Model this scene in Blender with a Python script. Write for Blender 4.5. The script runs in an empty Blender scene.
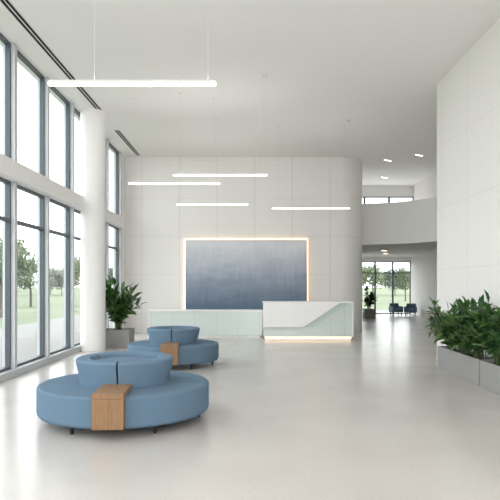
import bpy, math, random
from mathutils import Vector
S=bpy.context.scene; COL=S.collection
R=math.radians
S.view_settings.view_transform='Standard'
def lin(c):
    return tuple((v/255/12.92 if v/255<=.04045 else ((v/255+.055)/1.055)**2.4) for v in c)+(1,)
# ------------------------------------------------------------ materials
def new_mat(name):
    m=bpy.data.materials.new(name); m.use_nodes=True
    return m,m.node_tree,m.node_tree.nodes['Principled BSDF']
def mat(name,c,rough=.5,metal=0,noise=0,scale=8,bump=0,bscale=60,coat=0,spec=.5):
    m,t,b=new_mat(name); N=t.nodes; L=t.links
    b.inputs['Roughness'].default_value=rough; b.inputs['Metallic'].default_value=metal
    b.inputs['Specular IOR Level'].default_value=spec
    if coat: b.inputs['Coat Weight'].default_value=coat; b.inputs['Coat Roughness'].default_value=.1
    tc=N.new('ShaderNodeTexCoord')
    n=N.new('ShaderNodeTexNoise'); n.inputs['Scale'].default_value=scale; n.inputs['Detail'].default_value=4
    L.new(tc.outputs['Object'],n.inputs['Vector'])
    mx=N.new('ShaderNodeMix'); mx.data_type='RGBA'
    base=lin(c); k=noise if noise else .015
    mx.inputs[6].default_value=tuple(v*(1-k) for v in base[:3])+(1,)
    mx.inputs[7].default_value=tuple(min(1,v*(1+k)) for v in base[:3])+(1,)
    L.new(n.outputs['Fac'],mx.inputs[0]); L.new(mx.outputs[2],b.inputs['Base Color'])
    if bump:
        n2=N.new('ShaderNodeTexNoise'); n2.inputs['Scale'].default_value=bscale
        L.new(tc.outputs['Object'],n2.inputs['Vector'])
        bp=N.new('ShaderNodeBump'); bp.inputs['Strength'].default_value=bump; bp.inputs['Distance'].default_value=.01
        L.new(n2.outputs['Fac'],bp.inputs['Height']); L.new(bp.outputs[0],b.inputs['Normal'])
    return m
def emit(name,c,s):
    m,t,b=new_mat(name)
    b.inputs['Base Color'].default_value=lin(c); b.inputs['Emission Color'].default_value=lin(c); b.inputs['Emission Strength'].default_value=s
    return m
def glass(name,tint=(250,253,253)):
    m=bpy.data.materials.new(name); m.use_nodes=True; t=m.node_tree; t.nodes.clear(); N=t.nodes; L=t.links
    o=N.new('ShaderNodeOutputMaterial'); a=N.new('ShaderNodeBsdfTransparent'); g=N.new('ShaderNodeBsdfGlossy'); mx=N.new('ShaderNodeMixShader')
    a.inputs[0].default_value=lin(tint); g.inputs['Roughness'].default_value=.02
    f=N.new('ShaderNodeLayerWeight'); f.inputs[0].default_value=.5
    p=N.new('ShaderNodeMath'); p.operation='POWER'; p.inputs[1].default_value=5; L.new(f.outputs['Facing'],p.inputs[0])
    q=N.new('ShaderNodeMath'); q.operation='MULTIPLY_ADD'; q.inputs[1].default_value=.5; q.inputs[2].default_value=.03; L.new(p.outputs[0],q.inputs[0])
    L.new(q.outputs[0],mx.inputs[0]); L.new(a.outputs[0],mx.inputs[1]); L.new(g.outputs[0],mx.inputs[2]); L.new(mx.outputs[0],o.inputs[0])
    return m
def panel_mat(name,c,pw,ph,ou=0,ov=0,rough=.45,dark=.72,line=.006):
    m,t,b=new_mat(name); N=t.nodes; L=t.links
    uv=N.new('ShaderNodeUVMap'); sp=N.new('ShaderNodeSeparateXYZ'); L.new(uv.outputs[0],sp.inputs[0])
    def M(op,a,bv=None):
        n=N.new('ShaderNodeMath'); n.operation=op
        for i,v in enumerate((a,bv)):
            if v is None: continue
            if isinstance(v,(int,float)): n.inputs[i].default_value=v
            else: L.new(v,n.inputs[i])
        return n.outputs[0]
    def seam(s,w,o):
        f=M('FRACT',M('DIVIDE',M('ADD',s,o+100*w),w))
        return M('GREATER_THAN',M('ABSOLUTE',M('SUBTRACT',f,.5)),.5-line/w)
    k=M('MAXIMUM',seam(sp.outputs[0],pw,ou),M('MULTIPLY',seam(sp.outputs[1],ph,ov),.5))
    mx=N.new('ShaderNodeMix'); mx.data_type='RGBA'; base=lin(c)
    mx.inputs[6].default_value=base; mx.inputs[7].default_value=tuple(v*dark for v in base[:3])+(1,)
    L.new(k,mx.inputs[0]); L.new(mx.outputs[2],b.inputs['Base Color']); b.inputs['Roughness'].default_value=rough
    return m
def wood_mat(name,c1,c2):
    m,t,b=new_mat(name); N=t.nodes; L=t.links
    tc=N.new('ShaderNodeTexCoord'); mp=N.new('ShaderNodeMapping'); mp.inputs['Scale'].default_value=(60,4,4)
    L.new(tc.outputs['Object'],mp.inputs[0])
    n=N.new('ShaderNodeTexNoise'); n.inputs['Scale'].default_value=2; n.inputs['Detail'].default_value=6; L.new(mp.outputs[0],n.inputs['Vector'])
    r=N.new('ShaderNodeValToRGB'); r.color_ramp.elements[0].position=.3; r.color_ramp.elements[1].position=.7
    r.color_ramp.elements[0].color=lin(c1); r.color_ramp.elements[1].color=lin(c2)
    L.new(n.outputs['Fac'],r.inputs[0]); L.new(r.outputs[0],b.inputs['Base Color']); b.inputs['Roughness'].default_value=.5
    return m
def floor_mat():
    m,t,b=new_mat('polished_concrete'); N=t.nodes; L=t.links
    tc=N.new('ShaderNodeTexCoord')
    n=N.new('ShaderNodeTexNoise'); n.inputs['Scale'].default_value=.9; n.inputs['Detail'].default_value=8; L.new(tc.outputs['Object'],n.inputs['Vector'])
    r=N.new('ShaderNodeValToRGB'); r.color_ramp.elements[0].position=.3; r.color_ramp.elements[1].position=.7
    r.color_ramp.elements[0].color=lin((194,189,184)); r.color_ramp.elements[1].color=lin((201,197,192))
    L.new(n.outputs['Fac'],r.inputs[0])
    s=N.new('ShaderNodeTexNoise'); s.inputs['Scale'].default_value=42; s.inputs['Detail'].default_value=4; s.inputs['Roughness'].default_value=.7; L.new(tc.outputs['Object'],s.inputs['Vector'])
    mx=N.new('ShaderNodeMix'); mx.data_type='RGBA'; mx.blend_type='OVERLAY'; mx.inputs[0].default_value=.2
    L.new(r.outputs[0],mx.inputs[6]); L.new(s.outputs['Fac'],mx.inputs[7]); L.new(mx.outputs[2],b.inputs['Base Color'])
    rr=N.new('ShaderNodeMapRange'); rr.inputs[3].default_value=.2; rr.inputs[4].default_value=.25
    L.new(n.outputs['Fac'],rr.inputs[0]); L.new(rr.outputs[0],b.inputs['Roughness'])
    b.inputs['Specular IOR Level'].default_value=.5
    return m
def art_mat():
    m,t,b=new_mat('watercolour_gradient'); N=t.nodes; L=t.links
    tc=N.new('ShaderNodeTexCoord'); sp=N.new('ShaderNodeSeparateXYZ'); L.new(tc.outputs['Object'],sp.inputs[0])
    mp=N.new('ShaderNodeMapping'); mp.inputs['Scale'].default_value=(.8,1,2.4); L.new(tc.outputs['Object'],mp.inputs[0])
    n=N.new('ShaderNodeTexNoise'); n.inputs['Scale'].default_value=1.2; n.inputs['Detail'].default_value=8; n.inputs['Roughness'].default_value=.6; L.new(mp.outputs[0],n.inputs['Vector'])
    def MR(src,a,bb,c,d):
        q=N.new('ShaderNodeMapRange'); L.new(src,q.inputs[0])
        for i,v in enumerate((a,bb,c,d)): q.inputs[i+1].default_value=v
        return q.outputs[0]
    mp2=N.new('ShaderNodeMapping'); mp2.inputs['Scale'].default_value=(14,1,.9); L.new(tc.outputs['Object'],mp2.inputs[0])
    n2=N.new('ShaderNodeTexNoise'); n2.inputs['Scale'].default_value=1.4; n2.inputs['Detail'].default_value=6; L.new(mp2.outputs[0],n2.inputs['Vector'])
    d=MR(n.outputs['Fac'],0,1,-.5,.5); d2=MR(n2.outputs['Fac'],0,1,-.28,.28)
    a=N.new('ShaderNodeMath'); L.new(sp.outputs[2],a.inputs[0]); L.new(d,a.inputs[1])
    a2=N.new('ShaderNodeMath'); L.new(a.outputs[0],a2.inputs[0]); L.new(d2,a2.inputs[1])
    def MX(f,A,Bc):
        q=N.new('ShaderNodeMix'); q.data_type='RGBA'; L.new(f,q.inputs[0])
        for i,v in ((6,A),(7,Bc)):
            if isinstance(v,tuple): q.inputs[i].default_value=v
            else: L.new(v,q.inputs[i])
        return q.outputs[2]
    c=MX(MR(a2.outputs[0],.1,1.1,0,1),lin((102,121,143)),lin((156,168,184)))
    c=MX(MR(a2.outputs[0],1.0,2.15,0,1),c,lin((226,228,232)))
    L.new(c,b.inputs['Base Color']); b.inputs['Roughness'].default_value=.7; b.inputs['Specular IOR Level'].default_value=.3
    return m
WHITE=mat('white_paint',(244,243,241),.6); CEIL=mat('ceiling_paint',(243,241,239),.8)
PANEL=panel_mat('wall_panel',(241,239,236),1.2,1.22,.45,.6)
PANELR=panel_mat('right_wall_panel',(241,239,237),1.35,1.22,.35,.6,dark=.78)
PLAIN=mat('plain_plaster',(243,240,236),.6)
FLOOR=floor_mat(); GLASS=glass('window_glass')
FRAME=mat('dark_aluminium',(84,92,98),.4,.3); FIN=mat('light_aluminium',(196,200,203),.4,.1)
BLUE=mat('blue_wool',(100,124,144),.9,0,.07,40,.35,220,spec=.2); BLUE2=mat('blue_wool_back',(104,128,148),.9,0,.07,40,.35,220,spec=.2)
OAK=wood_mat('oak',(126,93,63),(150,116,81))
BLACK=mat('black_metal',(28,28,30),.4,.4)
MINT=panel_mat('mint_glass',(218,228,225),.62,9,.31,.0,.2,.86,.005)
MINTD=mat('mint_panel',(218,229,226),.18,0,.02,3,coat=.4)
DESKW=mat('white_solid_surface',(249,248,247),.3)
GREYP=mat('planter_grey',(148,148,147),.6,0,.06,6,.1,40); SOIL=mat('soil',(58,46,36),.95,0,.3,30,.6,50)
LEAF=mat('leaf_green',(48,84,42),.34,0,.45,9); LEAF2=mat('leaf_green_light',(80,116,56),.34,0,.4,9); STEM=mat('stem_green',(70,88,48),.6)
PEND=emit('pendant_diffuser',(255,250,242),3.5); HOUS=mat('pendant_housing',(215,213,210),.4,.2)
WARM=emit('warm_led',(255,214,170),2.4); WARM2=emit('warm_led_base',(255,224,190),1.6); SPOT=emit('recessed_light',(255,240,215),6)
CABLE=mat('cable_grey',(215,215,214),.6,0); SLOT=mat('slot_black',(22,22,24),.7)
BARK=mat('bark',(110,102,94),.9,0,.2,10); TLEAF=mat('tree_leaf',(116,128,100),.7,0,.3,4); TLEAF2=mat('far_tree_leaf',(130,140,128),.8,0,.2,3)  # leaf colours lightened, haze is mixed into the foliage paint
GRASS=mat('lawn_grass',(118,127,102),.95,0,.2,3,.3,30); PAVE=mat('pale_paving',(136,136,134),.8,0,.05,2)
# ------------------------------------------------------------ mesh building
class MB:
    def __init__(s): s.v=[]; s.f=[]; s.uv={}
    def box(s,x0,x1,y0,y1,z0,z1):
        n=len(s.v); s.v+=[(x,y,z) for z in (z0,z1) for y in (y0,y1) for x in (x0,x1)]
        s.f+=[tuple(n+i for i in q) for q in ((0,2,3,1),(4,5,7,6),(0,1,5,4),(2,6,7,3),(0,4,6,2),(1,3,7,5))]; return s
    def prism(s,pts,z0,z1):
        n=len(s.v); k=len(pts); s.v+=[(x,y,z0) for x,y in pts]+[(x,y,z1) for x,y in pts]
        s.f.append(tuple(n+i for i in reversed(range(k)))); s.f.append(tuple(n+k+i for i in range(k)))
        for i in range(k): j=(i+1)%k; s.f.append((n+i,n+j,n+k+j,n+k+i))
        return s
    def prism_y(s,pts,y0,y1):   # polygon in XZ, extruded in Y
        n=len(s.v); k=len(pts); s.v+=[(x,y0,z) for x,z in pts]+[(x,y1,z) for x,z in pts]
        s.f.append(tuple(n+i for i in range(k))); s.f.append(tuple(n+k+i for i in reversed(range(k))))
        for i in range(k): j=(i+1)%k; s.f.append((n+i,n+k+i,n+k+j,n+j))
        return s
    def cyl(s,x,y,z0,z1,r,r1=None,seg=24):
        r1=r if r1 is None else r1; n=len(s.v)
        for z,q in ((z0,r),(z1,r1)):
            s.v+=[(x+q*math.cos(2*math.pi*i/seg),y+q*math.sin(2*math.pi*i/seg),z) for i in range(seg)]
        for i in range(seg): j=(i+1)%seg; s.f.append((n+i,n+j,n+seg+j,n+seg+i))
        s.f.append(tuple(n+i for i in reversed(range(seg)))); s.f.append(tuple(n+seg+i for i in range(seg))); return s
    def tube(s,pts,rs,seg=6):
        n=len(s.v); P=[Vector(p) for p in pts]
        for i,p in enumerate(P):
            d=(P[min(i+1,len(P)-1)]-P[max(i-1,0)]).normalized()
            a=d.orthogonal().normalized(); b=d.cross(a); r=rs[i] if isinstance(rs,(list,tuple)) else rs
            for k in range(seg):
                t=2*math.pi*k/seg; s.v.append(tuple(p+a*math.cos(t)*r+b*math.sin(t)*r))
        for i in range(len(P)-1):
            for k in range(seg):
                j=(k+1)%seg; s.f.append((n+i*seg+k,n+i*seg+j,n+(i+1)*seg+j,n+(i+1)*seg+k))
        s.f.append(tuple(n+k for k in reversed(range(seg)))); s.f.append(tuple(n+(len(P)-1)*seg+k for k in range(seg))); return s
    def arc_lathe(s,prof,a0,a1,seg=48,cx=0,cy=0):   # closed profile (r,z) swept from a0 to a1
        n=len(s.v); k=len(prof)
        for i in range(seg+1):
            a=a0+(a1-a0)*i/seg
            s.v+=[(cx+r*math.cos(a),cy+r*math.sin(a),z) for r,z in prof]
        for i in range(seg):
            for j in range(k):
                jj=(j+1)%k; s.f.append((n+i*k+j,n+(i+1)*k+j,n+(i+1)*k+jj,n+i*k+jj))
        s.f.append(tuple(n+j for j in range(k))); s.f.append(tuple(n+seg*k+j for j in reversed(range(k)))); return s
    def build(s,name,m,parent=None,smooth=False,bevel=0,loc=None):
        me=bpy.data.meshes.new(name); me.from_pydata([Vector(v)-Vector(loc) for v in s.v] if loc else s.v,[],s.f)
        me.materials.append(m)
        import bmesh
        if not s.uv:
            bm=bmesh.new(); bm.from_mesh(me); bmesh.ops.recalc_face_normals(bm,faces=bm.faces); bm.to_mesh(me); bm.free()
        if s.uv:
            L=me.uv_layers.new(name='UVMap')
            for p in me.polygons:
                for li in p.loop_indices: L.data[li].uv=s.uv[me.loops[li].vertex_index]
        if smooth:
            me.shade_smooth()
        o=bpy.data.objects.new(name,me); COL.objects.link(o)
        if loc: o.location=loc
        if parent: o.parent=parent
        if bevel:
            b=o.modifiers.new('bevel','BEVEL'); b.width=bevel; b.segments=3; b.limit_method='ANGLE'; b.harden_normals=False
        if smooth or bevel:
            try:
                me.shade_smooth(); 
                w=o.modifiers.new('wn','WEIGHTED_NORMAL'); w.keep_sharp=True
                me.set_sharp_from_angle(angle=R(35))
            except Exception: pass
        return o
def B(*a): return MB().box(*a)
def tag(o,label=None,cat=None,group=None,kind=None):
    if label: o['label']=label
    if cat: o['category']=cat
    if group: o['group']=group
    if kind: o['kind']=kind
    return o
def thing(name,loc,label,cat,group=None,rz=0):
    o=bpy.data.objects.new(name,None); COL.objects.link(o); o.location=loc; o.rotation_euler.z=rz
    o.empty_display_size=.1
    return tag(o,label,cat,group)
def struct(o,label=None,cat=None): return tag(o,label,cat,kind='structure')
def wall_path(name,pts,z0,z1,th,m,label):
    mb=MB(); P=[Vector(p) for p in pts]; n=len(P); off=[]
    for i in range(n):
        d=(P[min(i+1,n-1)]-P[max(i-1,0)]).normalized(); nn=Vector((-d.y,d.x)); off.append(P[i]+nn*th)
    u=0
    for i in range(n):
        if i: u+=(P[i]-P[i-1]).length
        for q in (P[i],off[i]):
            for z in (z0,z1): mb.v.append((q.x,q.y,z)); mb.uv[len(mb.v)-1]=(u,z)
    for i in range(n-1):
        a=4*i; b=4*(i+1)
        mb.f+=[(a,b,b+1,a+1),(a+2,a+3,b+3,b+2),(a+1,b+1,b+3,a+3),(a,a+2,b+2,b)]
    mb.f+=[(0,1,3,2),(4*n-4,4*n-2,4*n-1,4*n-3)]
    o=mb.build(name,m)
    if th<0: o.data.flip_normals()
    o.data.shade_smooth(); o.data.set_sharp_from_angle(angle=R(30))
    return struct(o,label,'wall')
def arc(cx,cy,r,a0,a1,n=20): return [(cx+r*math.cos(R(a0+(a1-a0)*i/n)),cy+r*math.sin(R(a0+(a1-a0)*i/n))) for i in range(n+1)]
H=5.6; WX=-4.0; YB=18.5; BX=3.72; RX=3.80
# ------------------------------------------------------------ shell
struct(B(WX-.25,8.45,-3,30.1,-.12,0).build('floor',FLOOR),'pale polished concrete floor of the lobby','floor')
struct(B(WX-.25,8.45,-3,24.2,H,H+.2).build('ceiling',CEIL),'smooth white lobby ceiling','ceiling')
wall_path('wall_back',[(WX-.2,YB),(-2,YB),(0,YB),(BX-.8,YB)]+arc(BX-.8,YB+.8,.8,-90,0,32)[1:]+[(BX,30.1)],0,H,.2,PANEL,'white panelled back wall with rounded corner behind the reception')
wall_path('wall_right',[(RX,-3),(RX,5),(RX,11.7)]+arc(RX+.6,11.7,.6,180,90)[1:]+[(8.3,12.3)],0,H,-.2,PANELR,'tall white panelled wall with rounded end on the right')
struct(B(8.3,8.45,12.1,30.1,0,3.2).build('wall_hall_right',PLAIN),'white side wall of the rear hall','wall')
struct(B(6.75,6.9,12.3,24,3.2,H).build('wall_upper_right',PLAIN),'upper floor side wall','wall')
slab=[(BX,30.1)]+[(BX,19.98)]+arc(3.5,17.3,2.7,83,0,24)+[(6.2,12.3),(8.3,12.3),(8.3,30.1)]
struct(MB().prism(slab,2.95,3.2).build('floor_upper',CEIL),'upper floor slab and soffit over the rear hall','floor')
wall_path('wall_balcony',[(3.6,20.0)]+arc(3.5,17.3,2.7,86,0,28)+[(6.2,12.3)],2.9,4.3,-.12,WHITE,'curved white balcony parapet of the upper floor')
struct(B(BX,8.3,29.95,30.1,2.7,2.95).build('wall_far',WHITE),'white header above the far windows','wall')
struct(B(BX,6.75,23.9,24.05,5.15,H).build('wall_upper_back',WHITE),'white header above the upper floor windows','wall')
# left window wall
struct(B(WX-.2,WX+.08,-3,17.8,0,.12).build('trim_1',FIN),'low sill running under the left windows','trim')
struct(B(WX-.12,WX+.16,-3,17.8,3.27,3.57).build('trim_2',WHITE,bevel=.008),'deep white transom band between the two rows of left windows','trim')
struct(B(WX-.2,WX+.03,17.8,YB,0,H).build('wall_left',WHITE),'white return of the left wall beside the windows','wall')
wn=0
def window_y(y0,y1,z0,z1,trans,label):
    global wn; wn+=1
    m=MB(); t=.045
    m.box(WX-.1,WX-.02,y0,y0+t,z0,z1).box(WX-.1,WX-.02,y1-t,y1,z0,z1).box(WX-.1,WX-.02,y0+t,y1-t,z0,z0+t).box(WX-.1,WX-.02,y0+t,y1-t,z1-t,z1)
    for z in trans: m.box(WX-.1,WX-.02,y0+t,y1-t,z-.03,z+.03)
    o=struct(m.build('window_%d'%wn,FRAME),label,'window')
    B(WX-.066,WX-.058,y0+t,y1-t,z0+t,z1-t).build('glass_pane',GLASS,o)
    return o
ys=[-3.0+1.6*i for i in range(14)]
for i in range(13):
    window_y(ys[i]+.05,ys[i+1]-.05,.12,3.27,[2.62],'lower tall window of the left glass wall, bay %d from the front'%(i+1))
    window_y(ys[i]+.05,ys[i+1]-.05,3.57,H,[],'upper tall window of the left glass wall, bay %d from the front'%(i+1))
for i,y in enumerate(ys):
    for z0,z1 in ((.12,3.27),(3.57,H)):
        struct(B(WX-.16,WX+.05,y-.05,y+.05,z0,z1).build('trim_%d'%(3+2*i+(z0>1)),FIN,bevel=.006),'grey metal mullion fin of the left glass wall','trim')
def window_x(x0,x1,y,z0,z1,trans,label):
    global wn; wn+=1
    m=MB(); t=.04
    m.box(x0,x0+t,y-.05,y+.05,z0,z1).box(x1-t,x1,y-.05,y+.05,z0,z1).box(x0+t,x1-t,y-.05,y+.05,z0,z0+t).box(x0+t,x1-t,y-.05,y+.05,z1-t,z1)
    for z in trans: m.box(x0+t,x1-t,y-.05,y+.05,z-.025,z+.025)
    o=struct(m.build('window_%d'%wn,FRAME),label,'window')
    B(x0+t,x1-t,y-.004,y+.004,z0+t,z1-t).build('glass_pane',GLASS,o)
for i in range(5):
    w=(8.3-BX)/5; window_x(BX+w*i,BX+w*(i+1),30.02,0,2.7,[2.12],'floor to ceiling window at the far end of the hall, number %d from the left'%(i+1))
for i in range(3):
    w=(6.75-BX)/3; window_x(BX+w*i,BX+w*(i+1),23.97,3.2,5.15,[],'upper floor window above the balcony, number %d from the left'%(i+1))
c=MB().cyl(-3.68,13.6,0,H,.285,seg=64).build('column',WHITE,smooth=True); struct(c,'round white column in front of the left windows','column')
# ------------------------------------------------------------ outside
struct(B(-9,WX-.25,-10,34,-.25,-.06).build('ground_path',PAVE),'pale paved terrace outside the left windows','path')
struct(B(-9,20,30.1,36,-.25,-.06).build('ground_path',PAVE),'pale paved path outside the far windows','path')
g=MB().box(-160,-9,-60,36,-.3,-.08).box(-160,120,36,260,-.3,-.08).build('lawn',GRASS); tag(g,'mown green lawn outside the glass walls','lawn',kind='stuff')
def tree_mesh(seed,h,r,leaf,nl):
    rnd=random.Random(seed); t=MB(); tr=.05+.012*h
    t.tube([(0,0,0),(.0,0,h*.3),(-.03,.04,h*.6),(0,0,h*.9)],[tr,tr*.8,tr*.5,tr*.15],8)
    blobs=[]
    for i in range(11):
        a=rnd.uniform(0,6.28); z=h*rnd.uniform(.45,.92); d=r*rnd.uniform(.25,.75)*(1.15-abs(z/h-.62))
        c=Vector((d*math.cos(a),d*math.sin(a),z)); blobs.append((c,r*rnd.uniform(.34,.52)))
        t.tube([(0,0,z*.72),tuple(c*.5+Vector((0,0,z*.42))),tuple(c)],[tr*.4,tr*.25,tr*.1],5)
    f=MB()
    for i in range(nl):
        c,br=rnd.choice(blobs); v=Vector((rnd.gauss(0,1),rnd.gauss(0,1),rnd.gauss(0,.8))).normalized()*br*rnd.uniform(.4,1.05)
        p=c+v; a=Vector((rnd.gauss(0,1),rnd.gauss(0,1),rnd.gauss(0,1))).normalized(); b=a.orthogonal().normalized()
        s=leaf*rnd.uniform(.6,1.3); n=len(f.v)
        f.v+=[tuple(p-a*s),tuple(p+b*s*.5),tuple(p+a*s),tuple(p-b*s*.5)]; f.f.append((n,n+1,n+2,n+3))
    return t,f
protos=[]
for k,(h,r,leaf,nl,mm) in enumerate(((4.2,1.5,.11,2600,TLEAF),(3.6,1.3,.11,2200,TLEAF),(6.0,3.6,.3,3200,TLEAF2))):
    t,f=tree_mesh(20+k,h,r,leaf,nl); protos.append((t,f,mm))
made={}
def tree(k,x,y,rz,sc,label,group):
    root=thing('tree',(x,y,-.075),label,'tree',group,rz); root.scale=(sc,)*3
    if k not in made:
        t,f,mm=protos[k]; a=t.build('trunk',BARK,root); b=f.build('foliage',mm,root); made[k]=(a,b)
    else:
        for o in made[k]:
            q=o.copy(); COL.objects.link(q); q.parent=root
    return root
near=[(-12.0,28,'young leafy tree on the lawn, nearest to the left glass wall'),(-15.5,41,'young leafy tree seen beyond the second lower window of the left wall'),
      (-13.2,47,'young leafy tree seen through the lower window just before the white column'),(-14,62,'slim young tree seen through the narrow window right of the column')]
for i,(x,y,l) in enumerate(near): tree(i%2,x,y,i*1.3,1.0,l,'young trees on the left lawn')
for i,(x,y,l) in enumerate([(10.6,50,'young tree outside the far hall windows, left one'),(15.0,56,'young tree outside the far hall windows, right one')]): tree(i%2,x,y,i+2,.85,l,'young trees outside the far windows')
rnd=random.Random(4)
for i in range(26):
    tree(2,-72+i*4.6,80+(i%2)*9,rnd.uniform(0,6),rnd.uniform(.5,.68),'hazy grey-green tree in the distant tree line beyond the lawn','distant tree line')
# ------------------------------------------------------------ pendants
def fill_light(x,y,z,p,size,rot,sy):
    ld=bpy.data.lights.new('ceiling_fill','AREA'); ld.energy=p; ld.size=size; ld.color=(1,.985,.96); ld.shape='RECTANGLE'; ld.size_y=sy  # area light added above each pendant to brighten the ceiling
    o=bpy.data.objects.new('ceiling_fill',ld); COL.objects.link(o); o.location=(x,y,z); o.rotation_euler=rot; return o
pend=[(-1.40,6.9,3.94,'nearest and largest-looking linear pendant light, in the upper left above the front sofa'),
 (-.63,12.3,3.87,'linear pendant light hanging highest of the rear group, above the middle of the back wall'),
 (-1.65,12.65,3.75,'linear pendant light furthest left of the rear group, next to the white column'),
 (-1.05,16.1,3.77,'short-looking linear pendant light centred above the left of the glowing artwork'),
 (1.56,14.85,3.5,'lowest linear pendant light, above the reception desk on the right')]
for i,(x,y,z,l) in enumerate(pend):
    root=thing('pendant_light',(x,y,z),l,'light','linear pendant lights')
    B(-1,1,-.03,.03,-.004,.032).build('housing',HOUS,root,bevel=.004)
    B(-.995,.995,-.032,.032,-.026,-.0045).build('diffuser',PEND,root)
    fill_light(x,y,z+.036,5,1.9,(math.pi,0,0),.05)
    for s in (-.45,.9) if i==0 else (-.85,.85):
        MB().cyl(s,0,.032,H-z-.012,.002,seg=6).build('cable',CABLE,root)
        MB().cyl(s,0,H-z-.015,H-z,.02,seg=16).build('ceiling_mount',CABLE,root)
# ceiling fittings
for y0,y1,l in ((5.5,13.5,'long black twin-slot air diffuser in the ceiling beside the left windows'),(15.2,18.2,'short black twin-slot air diffuser in the ceiling near the back wall')):
    root=thing('ceiling_diffuser',(-3.5,(y0+y1)/2,H),l,'air vent','ceiling slot diffusers'); d=(y1-y0)/2
    B(-.075,.075,-d,d,-.012,0).build('frame',WHITE,root)
    for x in (-.035,.035): B(x-.022,x+.022,-d+.02,d-.02,-.018,-.0125).build('slot',SLOT,root)
for x,y,l in ((.29,11.2,'small white smoke detector on the ceiling, nearest of the three'),(-.76,14.1,'small white smoke detector on the ceiling left of centre'),(2.44,14.3,'small white smoke detector on the ceiling towards the right')):
    root=thing('smoke_detector',(x,y,H),l,'smoke detector','smoke detectors')
    MB().cyl(0,0,-.02,0,.05).build('base',HOUS,root); MB().cyl(0,0,-.05,-.02,.025,.04).build('sensor',CABLE,root)
for x,y,z,l in ((4.5,18.95,H,'recessed ceiling light just right of the back wall corner, nearer left'),(5.3,18.2,H,'recessed ceiling light nearest the right wall edge'),(5.1,22,H,'recessed ceiling light deepest, above the upper windows'),
        (5.6,24.2,2.95,'recessed light in the soffit under the balcony, front one'),(6.2,26.5,2.95,'recessed light in the soffit under the balcony, rear one')):
    root=thing('recessed_light',(x,y,z),l,'light','recessed lights',rz=R(35))
    B(-.17,.17,-.03,.03,-.012,0).build('trim_ring',WHITE,root); B(-.16,.16,-.02,.02,-.018,-.0125).build('lens',SPOT,root)
# ------------------------------------------------------------ artwork
aw=thing('wall_artwork',(-.12,YB,.7),'large blue watercolour gradient artwork with glowing warm edge on the back wall','artwork')
B(-1.955,1.955,-.06,0,-.0,2.275).build('light_strip',WARM,aw)
B(-1.93,1.93,-.10,-.0605,-.0,2.25).build('panel',art_mat(),aw)
m=MB(); m.box(-1.932,-1.925,-.115,-.1005,0,2.252).box(1.925,1.932,-.115,-.1005,0,2.252).box(-1.925,1.925,-.115,-.1005,2.245,2.252); m.build('frame',DESKW,aw)
# ------------------------------------------------------------ low counter
lc=thing('low_counter',(-1.28,16.65,0),'long low mint glass-fronted counter with white top, left of the reception desk','counter')
def uvbox(mb):
    for i,v in enumerate(mb.v): mb.uv[i]=(v[0],v[2])
    return mb
uvbox(B(-1.62,1.62,.02,.5,.07,.76)).build('body',MINT,lc)
B(-1.65,1.65,0,.53,.76,.80).build('worktop',DESKW,lc,bevel=.005)
B(-1.58,1.58,.06,.48,0,.07).build('plinth',DESKW,lc)
B(-1.65,-1.62,0,.52,.0,.76).build('end_panel',DESKW,lc)
# ------------------------------------------------------------ reception desk
rd=thing('reception_desk',(1.61,16.0,0),'white and mint glass reception desk with slanted front panel and glowing base','reception desk')
W=1.25
B(-W,W,0,.75,1.02,1.06).build('countertop',DESKW,rd,bevel=.004)
B(-W+.02,W-.02,.05,.7,.09,1.02).build('body',MINTD,rd)
B(-W+.06,W-.06,.1,.66,0,.09).build('plinth',DESKW,rd)
B(-W+.05,W-.05,.07,.098,.045,.085).build('base_light',WARM2,rd)
MB().prism_y([(-W,1.019),(-W,.36),(-.13,.36),(.86,1.019)],-.02,.049).build('slanted_panel',DESKW,rd)
MB().prism_y([(-W,.355),(-W,.31),(-.16,.31),(-.13,.355)],.0,.049).build('painted_shade_strip',mat('pale_shadow',(212,217,215),.5),rd)  # solid strip, its pale grey stands for shade beneath the slanted panel
MB().prism_y([(-.10,.36),(.12,.36),(1.11,1.019),(.89,1.019)],.02,.049).build('mint_facet',mat('mint_facet',(202,217,213),.2),rd)
B(W-.02,W,.02,.72,.09,1.019).build('side_panel',DESKW,rd)
for x in (.62,1.0): B(x-.003,x+.003,.046,.0499,.1,.68 if x<.8 else .93).build('panel_seam',mat('seam',(176,192,188),.5),rd)
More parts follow.
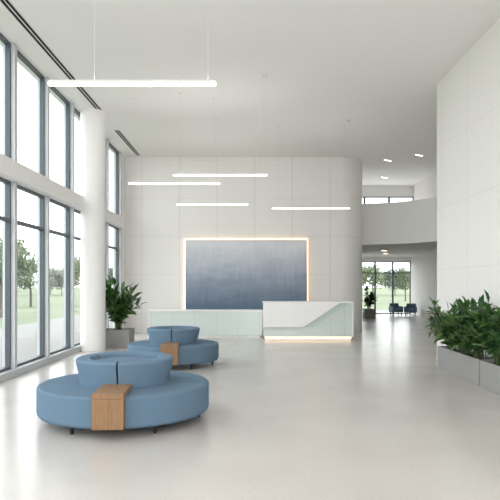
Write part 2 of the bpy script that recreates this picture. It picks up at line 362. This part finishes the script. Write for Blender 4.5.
# ------------------------------------------------------------ round sofas
def sofa(loc,Rr,rb,label,rz):
    root=thing('round_sofa',loc,label,'sofa','round blue lobby sofas',rz)
    z0,z1=.09,.42; e=.035
    prof=[(0.001,z0),(Rr-.05,z0)]+[(Rr-.05+.05*math.sin(R(a)),z0+.05-.05*math.cos(R(a))) for a in (30,60,90)]
    prof+=[(Rr-e+e*math.cos(R(a)),z1-e+e*math.sin(R(a))) for a in (0,22,45,68,90)]+[(Rr*.6,z1+.004),(0.001,z1)]
    g=R(8.6)*(1/Rr)
    f=-math.pi/2
    MB().arc_lathe(prof,f+g,f+R(80)-.005,40).build('seat',BLUE,root,smooth=True)
    MB().arc_lathe(prof,f+R(80)+.005,f+R(280)-.005,40).build('seat',BLUE,root,smooth=True)
    MB().arc_lathe(prof,f+R(280)+.005,f+2*math.pi-g,40).build('seat',BLUE,root,smooth=True)
    def bprof(r): return [(r-.055,z1),(r-.045,.5),(r-.008,.66),(r-.004,.685),(r-.015,.703),(r-.038,.711),(r-.14,.711),(r-.165,.703),(r-.178,.685),(r-.185,.66),(r-.2,z1)]
    for a0,a1 in ((1.1,118.9),(121.1,238.9),(241.1,358.9)):
        MB().arc_lathe(bprof(rb),f+R(a0),f+R(a1),44).build('backrest',BLUE2,root,smooth=True)
    q=rb-.195
    MB().arc_lathe([(.001,z1),(q,z1),(q,.645),(q-.02,.665),(.001,.68)],0,2*math.pi-.001,40).build('centre_cushion',BLUE2,root,smooth=True)
    MB().arc_lathe([(.001,.07),(Rr*.62,.07),(Rr*.62,.091),(.001,.091)],0,2*math.pi-.001,32).build('base_plate',BLACK,root)
    for k in range(6):
        a=f+R(30+60*k); cx,cy=(Rr-.12)*math.cos(a),(Rr-.12)*math.sin(a)
        MB().cyl(cx,cy,0,.091,.016,.022,seg=16).build('leg',BLACK,root)
    t=MB().box(-.155,.155,-Rr-.10,-rb+.045,.42,.475).box(-.155,.155,-Rr-.10,-Rr+.03,.12,.4195).build('side_table',OAK,root,bevel=.004)
    t['label']='oak waterfall side table built into the sofa'
    B(-.145,.145,-Rr+.031,-rb-.0,.12,.419).build('table_carcass',OAK,root)
    return root
sofa((-1.45,6.74,0),.97,.56,'larger-looking round blue sofa with oak side table, nearest the camera',R(3))
sofa((-1.476,11.2,0),.87,.51,'smaller-looking round blue sofa with oak side table, behind the front sofa',R(3))
# ------------------------------------------------------------ plants
def add_leaf(mb,p,d,L,w,rnd,fix):
    d=d.normalized(); side=d.cross(Vector((0,0,1)))
    if side.length<.1: side=Vector((1,0,0))
    side.normalize(); up=side.cross(d).normalized()
    side=(side*math.cos(rnd.uniform(-.5,.5))+up*math.sin(rnd.uniform(-.5,.5))).normalized(); up=side.cross(d).normalized()
    sp=[p,p+d*L*.35+up*L*.03,p+d*L*.7-up*L*.0,p+d*L-up*L*.12]
    V=[sp[0],sp[1],sp[2],sp[3],sp[1]+side*w*.5+up*w*.15,sp[1]-side*w*.5+up*w*.15,sp[2]+side*w*.42+up*w*.12,sp[2]-side*w*.42+up*w*.12]
    n=len(mb.v); mb.v+=[fix(v) for v in V]
    mb.f+=[tuple(n+i for i in q) for q in ((0,4,1),(0,1,5),(1,4,6,2),(1,2,7,5),(2,6,3),(2,3,7))]
def plant(name,label,cat,group,loc,ns,h,spread,L,w,per,seed,bias=(0,0),box=None,col=None,rows=(.07,.07)):
    rnd=random.Random(seed); root=thing(name,loc,label,cat,group); st=MB(); lf=MB(); lf2=MB()
    def fix(v):
        x,y,z=v
        if box:
            wx=x+loc[0]
            if wx>box: x=box-loc[0]-abs(wx-box)*.35
        if col:
            dx,dy=x+loc[0]-col[0],y+loc[1]-col[1]; q=math.hypot(dx,dy)
            if q<col[2]: x=col[0]+dx/q*col[2]-loc[0]; y=col[1]+dy/q*col[2]-loc[1]
        if z<.02: z=.02
        return (x,y,z)
    for i in range(ns):
        a=rnd.uniform(0,6.283); tilt=rnd.uniform(.1,1)**.8; hh=h*rnd.uniform(.6,1)*(1.06-.4*tilt*tilt)
        dx=math.cos(a)*spread*tilt+bias[0]; dy=math.sin(a)*spread*tilt+bias[1]
        b=Vector((rnd.uniform(-rows[0],rows[0]),rnd.uniform(-rows[1],rows[1]),0))
        P=[b+Vector((dx*t**1.6,dy*t**1.6,hh*(t-.18*tilt*t**3))) for t in [k/7 for k in range(8)]]
        st.tube([fix(q) for q in P],[.009*(1-.75*k/7)+.001 for k in range(8)],5)
        for k in range(per):
            t=.22+.78*(k+.5)/per; q=t*7; j=min(int(q),6); p=P[j].lerp(P[j+1],q-j); tg=(P[j+1]-P[j]).normalized()
            aa=rnd.uniform(0,6.283) if k<per-1 else 0
            o=tg.orthogonal().normalized(); o2=tg.cross(o); sd=o*math.cos(aa)+o2*math.sin(aa)
            d=sd*rnd.uniform(.6,1)+tg*rnd.uniform(.3,1.1)+Vector((0,0,rnd.uniform(-.3,.3)))
            if k==per-1: d=tg
            add_leaf(lf if rnd.random()<.65 else lf2,p,d,L*rnd.uniform(.7,1.15),w*rnd.uniform(.8,1.15),rnd,fix)
    st.build('stems',STEM,root); lf.build('foliage',LEAF,root,); q=lf2.build('young_foliage',LEAF2,root); q['label']='lighter green leaves'
    return root
def planter(loc,wx,wy,h,label,group=None):
    root=thing('planter',loc,label,'planter',group); t=.03
    m=MB(); n=0
    m.box(-wx,wx,-wy,-wy+t,0,h).box(-wx,wx,wy-t,wy,0,h).box(-wx,-wx+t,-wy+t,wy-t,0,h).box(wx-t,wx,-wy+t,wy-t,0,h).box(-wx+t,wx-t,-wy+t,wy-t,0,.03)
    m.build('pot',GREYP,root,bevel=.004); B(-wx+t,wx-t,-wy+t,wy-t,.03,h-.04).build('soil',SOIL,root)
    return root
planter((-3.26,14.33,0),.34,.33,.44,'square grey planter box beside the white column')
plant('potted_plant','broad-leaved green plant in the square planter beside the white column','plant',None,(-3.26,14.33,.40),34,1.38,.62,.26,.115,13,3,bias=(.03,-.05),col=(-3.68,13.6,.32))
planter((3.635,9.80,0),.155,.98,.40,'long grey planter against the right wall, farther of the two','planters along the right wall')
planter((3.635,7.81,0),.155,.98,.40,'long grey planter against the right wall, nearest the camera','planters along the right wall')
for i,(y,l) in enumerate(((10.4,'dark green leafy plant at the far end of the right-hand planters'),(9.75,'dark green leafy plant, second from the far end of the right-hand planters'),(9.1,'dark green leafy plant, third from the far end of the right-hand planters'),
      (8.35,'dark green leafy plant at the right edge of the picture, fourth from the far end'),(7.6,'dark green leafy plant closest to the camera in the nearest planter'))):
    plant('planter_plant',l,'plant','plants along the right wall',(3.60,y,.362),30,[.92,.90,.98,1.06,1.0][i],.38,.19,.072,15,30+i,bias=(-.14,0),box=3.79,rows=(.06,.12))
planter((5.42,26.4,0),.25,.25,.42,'small grey planter in the rear hall beside the back wall')
plant('hall_plant','dark green plant in the small planter of the rear hall','plant',None,(5.42,26.4,.38),16,.95,.35,.24,.12,9,77)
# ------------------------------------------------------------ rear hall seating
for i,(x,y,rz,l) in enumerate(((7.2,28.6,R(8),'small blue lounge chair by the far windows, left one'),(7.8,28.2,R(-25),'small blue lounge chair by the far hall wall, right one'))):
    root=thing('lounge_chair',(x,y,0),l,'chair','blue lounge chairs in the rear hall',rz)
    B(-.22,.22,-.26,.26,.16,.36).build('seat',BLUE,root,bevel=.04)
    B(-.23,.23,.18,.3,.34,.60).build('backrest',BLUE2,root,bevel=.04)
    for s in (-1,1): B(s*.24-.035,s*.24+.035,-.26,.28,.16,.46).build('armrest',BLUE2,root,bevel=.03)
    for sx in (-.2,.2):
        for sy in (-.2,.22): MB().cyl(sx,sy,0,.165,.018,seg=10).build('leg',BLACK,root)
# ------------------------------------------------------------ world, camera
w=bpy.data.worlds.new('overcast_sky'); S.world=w; w.use_nodes=True; N=w.node_tree.nodes; L=w.node_tree.links; bg=N['Background']
tc=N.new('ShaderNodeTexCoord'); sp=N.new('ShaderNodeSeparateXYZ'); L.new(tc.outputs['Generated'],sp.inputs[0])
r=N.new('ShaderNodeValToRGB'); r.color_ramp.elements[0].position=.0; r.color_ramp.elements[0].color=(1,.985,.985,1); r.color_ramp.elements[1].position=.7; r.color_ramp.elements[1].color=(.985,.98,1,1)
L.new(sp.outputs[2],r.inputs[0]); L.new(r.outputs[0],bg.inputs[0]); bg.inputs[1].default_value=3.8
cd=bpy.data.cameras.new('camera'); cam=bpy.data.objects.new('camera',cd); COL.objects.link(cam)
cam.location=(0,0,1.55); cam.rotation_euler=(R(90),0,0); cd.sensor_width=36; cd.lens=36*580/500; cd.shift_y=34/500; cd.clip_end=500
S.camera=cam
